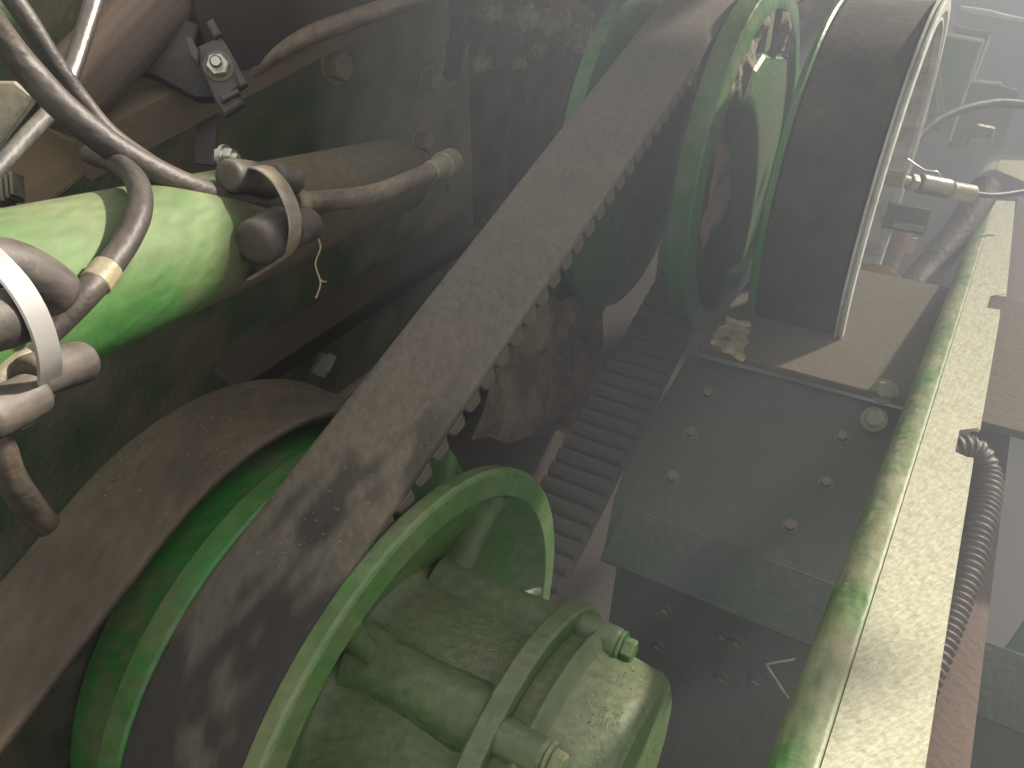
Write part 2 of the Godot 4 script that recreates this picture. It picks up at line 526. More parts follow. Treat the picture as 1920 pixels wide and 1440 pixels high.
# ---------- the far pulley ----------
func far_pulley() -> void:
	var green := dusty(GREEN, DUST, 0.06, 0.16, 0.45)
	var t := thing("belt_pulley", "far green split pulley holding the drive belt at top centre", "pulley", TOP)
	var st := mb()
	lathe(st, TOP, [Vector2(-0.052, 0.09), Vector2(-0.027, 0.2), Vector2(-0.024, 0.2085), Vector2(-0.022, 0.21), Vector2(-0.0005, 0.2105), Vector2(0.001, 0.2095), Vector2(0.004, 0.188), Vector2(0.003, 0.184), Vector2(-0.004, 0.182), Vector2(-0.022, 0.178), Vector2(-0.04, 0.12), Vector2(-0.04, 0.09)], 240, 0, TAU, 0.006)
	build("outer_flange", st, M.gloss, t, green)
	st = mb()
	lathe(st, TOP, [Vector2(-0.05, 0.03), Vector2(-0.05, 0.14), Vector2(-0.035, 0.135), Vector2(-0.028, 0.1), Vector2(-0.02, 0.08), Vector2(-0.012, 0.07), Vector2(-0.01, 0.02)], 120, 0, TAU, 0.008)
	build("hub", st, M.paint, t, dusty(GREEN, BROWN, 0.45, 0.2))
	st = mb()
	lathe(st, TOP, [Vector2(-0.166, 0.1), Vector2(-0.164, 0.206), Vector2(-0.161, 0.21), Vector2(-0.147, 0.2105), Vector2(-0.144, 0.209), Vector2(-0.112, 0.1), Vector2(-0.112, 0.03)], 220, 0, TAU, 0.006)
	build("inner_flange", st, M.gloss, t, green)
	for k in 5:
		var a := deg_to_rad(200.0 + 72.0 * k)
		var out := Vector3(0, sin(a), cos(a))
		st = mb()
		var path := PackedVector3Array(); var ups := PackedVector3Array()
		for i in 8:
			path.append(TOP + out * lerpf(0.07, 0.188, i / 7.0) + Vector3(-0.012, 0, 0)); ups.append(Vector3.RIGHT)
		sweep(st, path, ups, PackedVector2Array([Vector2(0.012, -0.02), Vector2(0.01, 0.006), Vector2(-0.01, 0.006), Vector2(-0.012, -0.02)]), true)
		build("spoke", st, M.paint, t, dusty(GREEN, BROWN, 0.35, 0.2))
	pulley_fill(t)

func pulley_fill(t: Node3D) -> void:
	# the cast web that fills the outer side of the far pulley, with soil packed into it
	var x := TOP.x - 0.004
	var st := mb()
	traced(st, [Vector2(1437, 101), Vector2(1478, 105), Vector2(1496, 112), Vector2(1505, 132), Vector2(1499, 165), Vector2(1484, 232), Vector2(1465, 310), Vector2(1440, 395), Vector2(1405, 480), Vector2(1380, 500), Vector2(1368, 430), Vector2(1372, 330), Vector2(1392, 210), Vector2(1418, 130)], Vector3(x, 0, 0), Vector3.RIGHT, 0.02, 0.004)
	build("cast_web", st, M.paint, t, dusty(GREEN, Color(0.22, 0.2, 0.15), 0.45, 0.2))
	st = mb()
	traced(st, [Vector2(1453, -20), Vector2(1461, -20), Vector2(1444, 90), Vector2(1437, 101), Vector2(1433, 98)], Vector3(x + 0.006, 0, 0), Vector3.RIGHT, 0.008, 0.001)
	build("web_edge", st, M.gloss, t, dusty(GREEN, DUST, 0.7, 0.2))
	st = mb()
	lumpy(st, on_x(1340, 262, x + 0.004), on_x(1372, 275, x + 0.004), on_x(1358, 400, x + 0.004), on_x(1308, 470, x + 0.004), Vector3.RIGHT, 0.008, 14.0, 40, 1.0)
	build("packed_soil", st, M.soil, t, dusty(Color(0.3, 0.19, 0.13), Color(0.42, 0.28, 0.2), 0.5, 0.0, 0.4))
	st = mb()
	lumpy(st, on_x(1462, -30, x - 0.006), on_x(1535, -30, x - 0.006), on_x(1480, 100, x - 0.006), on_x(1440, 98, x - 0.006), Vector3.RIGHT, 0.02, 12.0, 40, 1.0)
	build("packed_soil", st, M.soil, t, dusty(Color(0.12, 0.09, 0.08), Color(0.3, 0.23, 0.15), 0.4, 0.2, 0.6))
	st = mb()
	lumpy(st, on_x(1432, 25, x + 0.003), on_x(1445, 30, x + 0.003), on_x(1345, 260, x + 0.003), on_x(1332, 250, x + 0.003), Vector3.RIGHT, 0.006, 26.0, 50, 1.0)
	build("soil_crust", st, M.soil, t, dusty(Color(0.16, 0.13, 0.09), DUST, 0.4, 0.2, 0.6))

func wide_drum() -> void:
	var t := thing("wide_drum", "wide black belt drum with thin green rim beside the far pulley", "drum", TOP)
	var st := mb()
	lathe(st, TOP, [Vector2(0.07, 0.17), Vector2(0.07, 0.204), Vector2(0.072, 0.206), Vector2(0.076, 0.206), Vector2(0.078, 0.204), Vector2(0.078, 0.19)], 220)
	build("left_rim", st, M.gloss, t, dusty(GREEN, DUST, 0.0, 0.1, 0.3))
	st = mb()
	lathe(st, TOP, [Vector2(0.0785, 0.185), Vector2(0.0785, 0.199), Vector2(0.08, 0.2005), Vector2(0.161, 0.2005), Vector2(0.1625, 0.199), Vector2(0.1625, 0.185)], 220, 0, TAU, 0.006)
	build("drum_band", st, M.rubber, t, dusty(RUBBER, BROWN, 0.18, 0.22, 0.3))
	st = mb()
	lathe(st, TOP, [Vector2(0.1635, 0.18), Vector2(0.1635, 0.2045), Vector2(0.1642, 0.206), Vector2(0.1662, 0.206), Vector2(0.1668, 0.2015), Vector2(0.1688, 0.2015), Vector2(0.1692, 0.2055), Vector2(0.1715, 0.2055), Vector2(0.1722, 0.2045), Vector2(0.1725, 0.193), Vector2(0.1705, 0.191), Vector2(0.166, 0.190), Vector2(0.1655, 0.187), Vector2(0.1705, 0.186), Vector2(0.1705, 0.183), Vector2(0.12, 0.181)], 220)
	build("right_rim", st, M.dull, t, dusty(Color(0.6, 0.6, 0.53), DUST, 0.1, 0.1, 0.3))
	st = mb()
	lathe(st, TOP, [Vector2(0.125, 0.184), Vector2(0.13, 0.18), Vector2(0.118, 0.06), Vector2(0.14, 0.055), Vector2(0.14, 0.02)], 120, 0, TAU, 0.01)
	build("web_plate", st, M.caked, t, dusty(Color(0.1, 0.07, 0.055), Color(0.2, 0.15, 0.12), 0.55, 0.2))
	for a in [172, 160, 146, 96, 204, 222, 238]:
		var f := deg_to_rad(a)
		var out := Vector3(0, sin(f), cos(f))
		st = mb()
		block(st, TOP + out * 0.177 + Vector3(0.16, 0, 0), out, Vector3.RIGHT, Vector3(0.014, 0.018, 0.003), 0.0008)
		build("rim_clip", st, M.gloss, t, dusty(Color(0.4, 0.4, 0.35), DUST, 0.2, 0.2))
	for k in 8:
		var a := TAU * k / 8.0 + 0.3
		var out := Vector3(0, sin(a), cos(a))
		st = mb()
		hexbolt(st, TOP + out * 0.12 + Vector3(0.125, 0, 0), Vector3.RIGHT, 0.009, 0.008)
		build("web_bolt", st, M.paint, t, dusty(Color(0.2, 0.16, 0.12), DUST, 0.3, 0.2))

# ---------- the cogged belt ----------
func drive_belt() -> void:
	var t := thing("drive_belt", "long dusty cogged drive belt slanting between the two green pulleys", "belt", (LOW + TOP) / 2)
	var r := 0.2
	var d := (TOP - LOW)
	var n0 := Vector3(0, -d.z, d.y).normalized()   # top tangent
	var ang0 := atan2(n0.y, n0.z)
	var path := PackedVector3Array()
	var ups := PackedVector3Array()
	var straight := Vector2(d.y, d.z).length()
	var n1 := int(straight / 0.004)
	for i in n1:
		var u := float(i) / n1
		path.append(LOW + d * u + n0 * r + Vector3(lerpf(-0.0535, -0.0715, u), 0, 0)); ups.append(n0)
	for i in 120:
		var a := ang0 + PI * i / 120.0
		var o := Vector3(0, sin(a), cos(a))
		path.append(TOP + o * r + Vector3(-0.0715, 0, 0)); ups.append(o)
	for i in n1:
		var u := float(i) / n1
		path.append(TOP - d * u - n0 * r + Vector3(lerpf(-0.0715, -0.0535, u), 0, 0)); ups.append(-n0)
	for i in 120:
		var a := ang0 + PI + PI * i / 120.0
		var o := Vector3(0, sin(a), cos(a))
		path.append(LOW + o * r + Vector3(-0.0535, 0, 0)); ups.append(o)
	var sec := PackedVector2Array()
	for k in 25: sec.append(Vector2(lerpf(0.0405, -0.0405, k / 24.0), -0.0006 * pow(absf(k - 12.0) / 12.0, 8.0)))
	sec.append(Vector2(-0.0413, -0.0015)); sec.append(Vector2(-0.0405, -0.0065)); sec.append(Vector2(-0.0395, -0.009))
	sec.append(Vector2(0.0395, -0.009)); sec.append(Vector2(0.0405, -0.0065)); sec.append(Vector2(0.0413, -0.0015))
	var st := mb()
	var cut := path.size() - 60
	path = path.slice(cut) + path.slice(0, cut)
	ups = ups.slice(cut) + ups.slice(0, cut)
	path.append(path[0]); ups.append(ups[0])
	sweep(st, path, ups, sec, true, false)
	var clean := dusty(RUBBER, Color(0.21, 0.175, 0.13), 0.68, 0.05, 0.07)
	build("belt_band", st, M.rubber, t, func(p: Vector3, n: Vector3) -> Color:
		var c: Color = clean.call(p, n)
		# dark rubbed and oily patches where it meets the near pulley
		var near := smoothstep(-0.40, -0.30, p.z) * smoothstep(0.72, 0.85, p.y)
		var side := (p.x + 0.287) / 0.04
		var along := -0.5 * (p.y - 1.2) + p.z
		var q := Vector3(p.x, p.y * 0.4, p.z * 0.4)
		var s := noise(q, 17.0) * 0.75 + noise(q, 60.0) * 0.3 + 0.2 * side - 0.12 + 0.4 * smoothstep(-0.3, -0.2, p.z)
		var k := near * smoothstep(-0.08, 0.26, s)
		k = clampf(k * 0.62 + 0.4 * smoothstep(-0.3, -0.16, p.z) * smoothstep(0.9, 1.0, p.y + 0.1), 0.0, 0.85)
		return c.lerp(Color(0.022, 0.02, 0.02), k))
	# cogs on the inner side
	var poly := PackedVector2Array([Vector2(0.0096, -0.0086), Vector2(0.0092, -0.0180), Vector2(0.0080, -0.0208), Vector2(0.0054, -0.0214), Vector2(-0.0028, -0.0205), Vector2(-0.0062, -0.0182), Vector2(-0.0085, -0.0135), Vector2(-0.0096, -0.0086)])
	var cog := mb()
	prism(cog, poly, Transform3D(Basis(Vector3.RIGHT, Vector3.UP, Vector3.BACK), Vector3(0, 0, -0.0398)), 0.0796, 0.0012)
	var tint := dusty(RUBBER, Color(0.21, 0.175, 0.13), 0.6, 0.08, 0.15)
	var cm := meshed(cog, M.rubber, tint)
	cog = mb()
	prism(cog, poly, Transform3D(Basis(Vector3.RIGHT, Vector3.UP, Vector3.BACK), Vector3(0, 0, -0.0398)), 0.0796, 0.0012)
	var cm_low := meshed(cog, M.rubber, dusty(RUBBER, Color(0.26, 0.215, 0.165), 0.6, -0.2, 0.2))
	var pitch := 0.0223
	for s in 2:
		for i in int(straight / pitch) + (2 if s == 0 else 0):
			var u := (i + 0.35) * pitch / straight
			var o := MeshInstance3D.new()
			o.name = "cog"
			o.mesh = cm if s == 0 else cm_low
			t.add_child(o, true)
			var up := n0 if s == 0 else -n0
			var along := d.normalized()
			o.transform = Transform3D(Basis(along, up, along.cross(up)), LOW + d * u + up * r + Vector3(lerpf(-0.0535, -0.0715, u), 0, 0) - t.position)

# ---------- housing at the right ----------
func gear_housing() -> void:
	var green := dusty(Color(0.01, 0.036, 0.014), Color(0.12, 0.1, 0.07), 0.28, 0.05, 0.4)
	var t := thing("gear_housing", "dull green bolted sheet metal housing right of the belts", "housing", Vector3(-0.1, 0.9, -0.6))
	var p := Vector3(-0.2, 0.946, -0.512)
	var n := Vector3(0, 0.2, 0.13).normalized()
	var st := mb()
	traced(st, [Vector2(1292, 664), Vector2(1700, 770), Vector2(1600, 1210), Vector2(1130, 1042), Vector2(1152, 930), Vector2(1182, 850)], p, n, 0.004, 0.001)
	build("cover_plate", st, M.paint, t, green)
	for b in [[1328, 738], [1296, 812], [1260, 895], [1548, 905], [1480, 986], [1578, 820]]:
		st = mb()
		hexbolt(st, on_plane(b[0], b[1], p, n), n, 0.0054, 0.005)
		build("cover_bolt", st, M.steel, t, dusty(Color(0.15, 0.15, 0.13), BROWN, 0.5, 0.1))
	# flange strip along the foot of the cover, then the wall below it
	var low := on_plane(1130, 1042, p, n)
	var down := Vector3(0, -0.99, 0.1)
	st = mb()
	block(st, low + Vector3(0.25, 0.012, -0.022) + n * 0.003, n, Vector3.RIGHT, Vector3(0.5, 0.06, 0.005), 0.001)
	build("seam_strip", st, M.paint, t, dusty(Color(0.01, 0.03, 0.014), Color(0.1, 0.085, 0.065), 0.25, 0.0, 0.4))
	st = mb()
	block(st, low + Vector3(0.26, -0.2, 0.0), Vector3(0, 0.1, 1), Vector3.RIGHT, Vector3(0.5, 0.4, 0.006), 0.001)
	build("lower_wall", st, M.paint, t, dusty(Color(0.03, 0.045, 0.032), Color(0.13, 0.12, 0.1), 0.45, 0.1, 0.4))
	for b in [[1245, 1143], [1232, 1211], [1352, 1192], [1380, 1205], [1010 + 340, 1270], [1415, 1275]]:
		st = mb()
		hexbolt(st, on_plane(b[0], b[1], low, Vector3(0, 0.1, 1)), Vector3(0, 0.1, 1), 0.006, 0.006)
		build("wall_bolt", st, M.steel, t, dusty(Color(0.2, 0.2, 0.2), BROWN, 0.5, 0.1))
	# shelf on top, deep in dust
	var hi := on_plane(1292, 664, p, n)
	st = mb()
	block(st, hi + Vector3(0.24, 0.012, -0.14), Vector3.UP, Vector3.RIGHT, Vector3(0.46, 0.29, 0.008), 0.001)
	build("top_shelf", st, M.caked, t, dusty(Color(0.03, 0.05, 0.03), BROWN, 0.75, 0.1, 0.4))
	var up := hi + Vector3(0, 0.017, 0)
	st = mb()
	lumpy(st, on_plane(1330, 650, up, Vector3.UP), on_plane(1392, 676, up, Vector3.UP), on_plane(1410, 606, up, Vector3.UP), on_plane(1362, 590, up, Vector3.UP), Vector3.UP, 0.0035, 40.0, 40)  # straw colours paint a patch of sunlight onto the dusty shelf
	tag(build("painted_sun_patch", st, M.soil, self, dusty(Color(0.3, 0.22, 0.12), Color(0.62, 0.5, 0.3), 0.5, 0.2, 0.9)), "raised patch tinted gold to paint a sunlit spot on the housing's shelf below the far pulley", "chaff")
	for b in [[1658, 735], [1638, 787]]:
		st = mb()
		var q := at(b[0], b[1], 0.74)
		hexbolt(st, q, Vector3(0, 0.6, 0.8), 0.009, 0.016)
		build("stud_nut", st, M.paint, t, dusty(Color(0.16, 0.22, 0.1), DUST, 0.4, 0.3))

# ---------- the guard rail ----------
func guard_rail() -> void:
	var q := at(1735, 1440, 0.30)
	var along := Vector3(0.0299, -0.1174, -0.9926).normalized()
	var n := along.cross(Vector3.LEFT).normalized()
	if n.y < 0: n = -n
	var t := thing("guard_rail", "pale dusty green angled rail with notched edge running down the right side", "rail", q)
	var streak := dusty(Color(0.34, 0.37, 0.24), Color(0.47, 0.435, 0.33), 0.7, 0.1, 0.12)
	var cake := func(p: Vector3, nn: Vector3) -> Color:
		var c: Color = streak.call(p, nn)
		var w := noise(p * Vector3(0.35, 1, 1), 120.0) * 0.5 + noise(p * Vector3(0.4, 1, 1), 300.0) * 0.6
		return c.lerp(Color(0.22, 0.16, 0.1), smoothstep(0.2, 0.9, w) * (0.1 + 0.2 * smoothstep(-0.2, -0.5, p.z)))
	var st := mb()
	traced(st, [Vector2(1904, 378), Vector2(1887, 556), Vector2(1858, 553), Vector2(1850, 577), Vector2(1876, 586), Vector2(1838, 806), Vector2(1800, 800), Vector2(1791, 846), Vector2(1826, 862), Vector2(1725, 1500), Vector2(1520, 1500), Vector2(1868, 376)], q, n, 0.0025, 0.0006)
	build("top_face", st, M.caked, t, cake)
	st = mb()
	var skin := []
	for i in 260:
		var u := i / 259.0
		var lo := Vector2(1520, 1500).lerp(Vector2(1868, 376), u)
		var yy := lerpf(1500.0, 379.0, u)
		var l3 := on_plane(lo.x, lo.y, q, n)
		var rx := 1903.0
		for e in [[379.0, 1903.0, 556.0, 1886.0], [556.0, 1857.0, 577.0, 1849.0], [582.0, 1875.0, 806.0, 1837.0], [806.0, 1799.0, 850.0, 1790.0], [858.0, 1825.0, 1500.0, 1724.5]]:
			if yy >= e[0] and yy <= e[2] + 6.0: rx = lerpf(e[1], e[3], (yy - e[0]) / (e[2] - e[0]))
		var r3 := on_plane(rx, lo.y + 2.0, q, n)
		var row := PackedVector3Array()
		for k in 25:
			var p := l3.lerp(r3, k / 24.0)
			row.append(p + n * (0.0006 + 0.00016 * (noise(p * Vector3(0.5, 1, 1), 90.0) + 0.7 * noise(p, 230.0)) * smoothstep(0.0, 0.15, minf(k, 24 - k) / 24.0)))
		skin.append(row)
	grid(st, skin, true, 1)
	build("dust_layer", st, M.caked, t, cake)
	# rounded bend and the side that turns down
	var path := PackedVector3Array(); var ups := PackedVector3Array()
	var a := on_plane(1520, 1500, q, n)
	var b := on_plane(1868, 376, q, n)
	for i in 120:
		path.append(a.lerp(b, i / 119.0)); ups.append(n)
	var sec := PackedVector2Array()
	var rr := 0.019
	for k in 11:
		var f := PI / 2 * k / 10.0
		sec.append(Vector2(-sin(f) * rr, -rr + cos(f) * rr))
	sec.append(Vector2(-rr, -0.045)); sec.append(Vector2(-rr + 0.0025, -0.045)); sec.append(Vector2(-rr + 0.0025, -rr)); sec.append(Vector2(0, -0.0025))
	st = mb()
	sweep(st, path, ups, sec, true)
	build("side_face", st, M.paint, t, dusty(Color(0.06, 0.2, 0.05), Color(0.36, 0.34, 0.22), 0.34, 0.3, 0.55))

# ---------- left: hydraulic cylinder, clamps and hoses ----------
func cylinder_group() -> void:
	var a := at(-260, 655, 0.24)
	var p0 := at(300, 473, 0.51)
	var p1 := at(680, 350, 0.85)
	var dirn := (p1 - p0).normalized()
	a = p0 - dirn * 0.42
	var b := p0 + dirn * 0.52
	var t := thing("hydraulic_cylinder", "bright green hydraulic cylinder half covered in dust at left", "hydraulic cylinder", a)
	var st := mb()
	var path := PackedVector3Array(); var sc := PackedFloat32Array()
	for i in 90:
		path.append(a.lerp(b, i / 89.0)); sc.append(1.0 if i < 86 else 1.0 - 0.05 * (i - 85))
	sweep(st, path, carried(path), disc(72, 0.045), true, true, sc)
	build("barrel", st, M.dull, t, func(p: Vector3, n: Vector3) -> Color:
		var u := (p - p0).dot(dirn)
		var k := 0.36 + 0.42 * n.y + 0.26 * noise(p, 13.0) + 0.12 * noise(p * Vector3(1, 3, 1), 30.0) + 0.1 * noise(p, 120.0)
		var c := Color(0.06, 0.24, 0.045).lerp(Color(0.27, 0.3, 0.15), clampf(k, 0, 0.9))
		c = c.lerp(Color(0.24, 0.18, 0.12), smoothstep(-0.02, 0.1, u + 0.06 * noise(p, 25.0) + 0.02 * noise(p, 90.0) - 0.05 * n.y) * 0.9)
		var w := 0.85 + 0.2 * noise(p, 300.0)
		return Color(c.r * w, c.g * w, c.b * w))
	clamps(p0, dirn)
	hoses()

func strap(pts: Array, axis: Vector3, w: float, thick := 0.0016) -> SurfaceTool:
	var st := mb()
	var path := curve(pts, 0.004)
	var ups := PackedVector3Array()
	for i in path.size():
		var tt := (path[mini(i + 1, path.size() - 1)] - path[maxi(i - 1, 0)]).normalized()
		ups.append(axis.cross(tt))
	sweep(st, path, ups, PackedVector2Array([Vector2(w / 2, 0), Vector2(w / 2 - 0.0006, thick / 2), Vector2(-w / 2 + 0.0006, thick / 2), Vector2(-w / 2, 0), Vector2(-w / 2 + 0.0006, -thick / 2), Vector2(w / 2 - 0.0006, -thick / 2)]), false)
	return st

func on_barrel(px: float, py: float, h: float) -> Vector3:
	# the nearer point where this line of sight comes within h of the barrel's skin, or passes it closest
	var p0 := at(300, 473, 0.51)
	var ax := (at(680, 350, 0.85) - p0).normalized()
	var r := ray(px, py)
	var w := EYE - p0
	var rp := r - ax * r.dot(ax)
	var wp := w - ax * w.dot(ax)
	var a := rp.dot(rp)
	var b := wp.dot(rp)
	var c := wp.dot(wp) - pow(0.045 + h, 2)
	var disc_ := b * b - a * c
	return EYE + r * ((-b - sqrt(maxf(disc_, 0.0))) / a)

func clamps(p0: Vector3, dirn: Vector3) -> void:
	var dark := dusty(Color(0.045, 0.04, 0.038), Color(0.26, 0.21, 0.17), 0.2, 0.22, 0.25)
	# near clamp
	var t := thing("hose_clamp", "hose clamp with shiny pale steel strap at the left edge", "clamp", on_barrel(60, 640, 0.02))
	build("strap", strap([on_barrel(-70, 432, 0.022), on_barrel(-5, 490, 0.03), on_barrel(42, 545, 0.033), on_barrel(76, 610, 0.033), on_barrel(93, 680, 0.028), on_barrel(88, 735, 0.016), on_barrel(62, 790, 0.002)], dirn, 0.013), M.strap, t)
	var st := mb()
	plug(st, [on_barrel(-50, 500, 0.014), on_barrel(10, 500, 0.014), on_barrel(60, 520, 0.014), on_barrel(100, 548, 0.012)], 0.0125)
	build("upper_block", st, M.plastic, t, dark)
	st = mb()
	plug(st, [on_barrel(-40, 610, 0.02), on_barrel(5, 600, 0.02), on_barrel(40, 588, 0.02)], 0.012)
	build("middle_block", st, M.plastic, t, dark)
	st = mb()
	plug(st, [on_barrel(60, 708, 0.012), on_barrel(105, 692, 0.012), on_barrel(148, 680, 0.012)], 0.0105)
	build("lower_block", st, M.plastic, t, dark)
	st = mb()
	plug(st, [on_barrel(-30, 785, 0.016), on_barrel(20, 762, 0.016), on_barrel(58, 742, 0.016)], 0.0105)
	build("lower_block", st, M.plastic, t, dark)
	# far clamp
	t = thing("hose_clamp", "hose clamp with dust-coated tan strap halfway along the green cylinder", "clamp", on_barrel(540, 400, 0.02))
	build("strap", strap([on_barrel(470, 312, 0.018), on_barrel(498, 318, 0.03), on_barrel(526, 344, 0.034), on_barrel(548, 390, 0.036), on_barrel(553, 436, 0.034), on_barrel(536, 478, 0.022), on_barrel(470, 523, 0.003)], dirn, 0.018), M.paint, t, dusty(Color(0.3, 0.28, 0.25), Color(0.36, 0.29, 0.2), 0.7, 0.1))
	st = mb()
	plug(st, [on_barrel(432, 330, 0.012), on_barrel(470, 332, 0.012), on_barrel(510, 344, 0.012)], 0.0115)
	build("upper_block", st, M.plastic, t, dark)
	st = mb()
	plug(st, [on_barrel(518, 334, 0.01), on_barrel(546, 338, 0.01)], 0.0115)
	build("upper_block", st, M.plastic, t, dark)
	st = mb()
	plug(st, [on_barrel(482, 455, 0.012), on_barrel(508, 440, 0.014), on_barrel(526, 430, 0.014)], 0.0165)
	build("lower_block", st, M.plastic, t, dark)
	st = mb()
	plug(st, [on_barrel(548, 432, 0.012), on_barrel(574, 422, 0.012)], 0.0135)
	build("lower_block", st, M.plastic, t, dark)
	st = mb()
	rod(st, at(400, 292, 0.60), at(424, 295, 0.605), 0.006)
	hexbolt(st, at(420, 295, 0.605), at(450, 296, 0.60) - at(420, 295, 0.605), 0.0075, 0.008)
	rod(st, at(424, 295, 0.605), at(447, 297, 0.60), 0.0042)
	build("clamp_bolt", st, M.zinc, t)

func hose(called: String, label: String, pts: Array, r: float, tint: Callable, category := "hose") -> MeshInstance3D:
	var st := mb()
	tube(st, pts, r, 22, true, 0.006)
	var o := build(called, st, M.hose, self, tint)
	tag(o, label, category)
	return o

func hoses() -> void:
	var black := dusty(Color(0.04, 0.035, 0.033), Color(0.16, 0.125, 0.095), 0.14, 0.2, 0.25)
	var brown := dusty(Color(0.05, 0.04, 0.035), Color(0.3, 0.23, 0.16), 0.55, 0.2, 0.35)
	hose("hydraulic_hose", "thick black hydraulic hose sweeping across the top left into the far clamp", [at(-90, -60, 0.40), at(0, 68, 0.43), at(60, 140, 0.445), at(130, 212, 0.455), at(225, 285, 0.475), at(340, 345, 0.505), at(430, 372, 0.54), at(520, 381, 0.585)], 0.0088, black)
	var h := thing("hydraulic_hose", "dusty hose from the far clamp to the fitting at the cylinder end", "hose", at(700, 360, 0.68))
	var st := mb()
	tube(st, [at(550, 380, 0.60), at(620, 376, 0.635), at(700, 364, 0.68), at(770, 338, 0.725), at(812, 318, 0.75)], 0.0088, 22, true, 0.006)
	build("hose_run", st, M.hose, h, brown)
	st = mb()
	rod(st, at(806, 321, 0.746), at(832, 308, 0.765), 0.0098)
	build("crimped_collar", st, M.paint, h, dusty(Color(0.3, 0.27, 0.18), DUST, 0.5, 0.1))
	st = mb()
	rod(st, at(828, 312, 0.762), at(848, 302, 0.78), 0.0135)
	hexbolt(st, at(846, 303, 0.778), at(880, 340, 0.9) - at(846, 303, 0.778), 0.012, 0.02, false)
	build("end_fitting", st, M.paint, h, dusty(Color(0.2, 0.18, 0.14), DUST, 0.5, 0.2))
	st = mb()
	rod(st, at(552, 381, 0.602), at(572, 379, 0.612), 0.0098)
	build("crimped_collar", st, M.paint, h, dusty(Color(0.3, 0.26, 0.16), DUST, 0.6, 0.1))
	hose("hydraulic_hose", "thinner black hose lying just above the thick one at top left", [at(-20, -60, 0.45), at(40, 20, 0.46), at(100, 115, 0.475), at(150, 185, 0.49), at(210, 255, 0.505), at(300, 318, 0.53)], 0.0062, black)
	h = thing("hydraulic_hose", "black hose arching down over the green cylinder with a tan band", "hose", at(250, 430, 0.41))
	st = mb()
	tube(st, [at(170, 290, 0.52), at(225, 310, 0.47), at(258, 345, 0.44), at(262, 395, 0.42), at(240, 448, 0.405), at(205, 500, 0.39), at(160, 553, 0.375), at(100, 612, 0.365), at(40, 668, 0.355), at(-60, 750, 0.345)], 0.0066, 22, true, 0.005)
	build("hose_run", st, M.hose, h, dusty(Color(0.035, 0.03, 0.03), Color(0.15, 0.115, 0.09), 0.15, 0.22, 0.22))
	st = mb()
	rod(st, at(204, 501, 0.389), at(178, 533, 0.381), 0.0076, 24, 0.0006)
	build("tan_band", st, M.paint, h, dusty(Color(0.4, 0.3, 0.16), DUST, 0.3, 0.2))
	hose("hydraulic_hose", "short grey hose end entering the near clamp at the left edge", [at(-60, 775, 0.33), at(0, 712, 0.34), at(48, 668, 0.352)], 0.0062, dusty(Color(0.06, 0.055, 0.055), DUST, 0.2, 0.2))
	hose("hydraulic_hose", "brown dusty hose climbing right above the frame wall at the top", [at(255, 268, 0.80), at(330, 220, 0.80), at(400, 185, 0.80), at(470, 130, 0.80), at(560, 75, 0.82), at(660, 35, 0.86), at(780, -5, 0.92), at(900, -50, 0.98)], 0.0098, brown)
	hose("steel_tube", "shiny grey steel tube rising at top left behind the hoses", [at(105, 205, 0.60), at(135, 130, 0.62), at(160, 55, 0.64), at(190, -40, 0.66)], 0.0075, dusty(Color(0.25, 0.23, 0.22), BROWN, 0.15, 0.1), "tube").material_override = M.steel
	hose("steel_tube", "dull blue-grey tube low at the left edge under the hoses", [at(-40, 350, 0.52), at(10, 300, 0.54), at(55, 250, 0.56), at(92, 212, 0.58)], 0.006, dusty(Color(0.06, 0.06, 0.068), DUST, 0.08, 0.15), "tube")
	hose("hydraulic_hose", "brown curved hose dropping at the left edge below the cylinder", [at(-60, 760, 0.44), at(-5, 830, 0.44), at(15, 885, 0.45), at(45, 935, 0.46), at(85, 985, 0.48)], 0.0085, dusty(Color(0.03, 0.024, 0.02), BROWN, 0.4, 0.1))
	st = mb()
	var path := curve([at(578, 402, 0.60), at(588, 432, 0.61), at(601, 462, 0.61), at(591, 495, 0.61), at(601, 530, 0.61), at(592, 559, 0.61)], 0.004)
	sweep(st, path, carried(path), disc(6, 0.0007), true)
	path = curve([at(601, 524, 0.61), at(606, 528, 0.61), at(612, 528, 0.612)], 0.002)
	sweep(st, path, carried(path), disc(6, 0.0005), true)
	tag(build("straw_wisp", st, M.straw, self), "thin pale curled wisp of straw hanging from the far clamp", "straw")

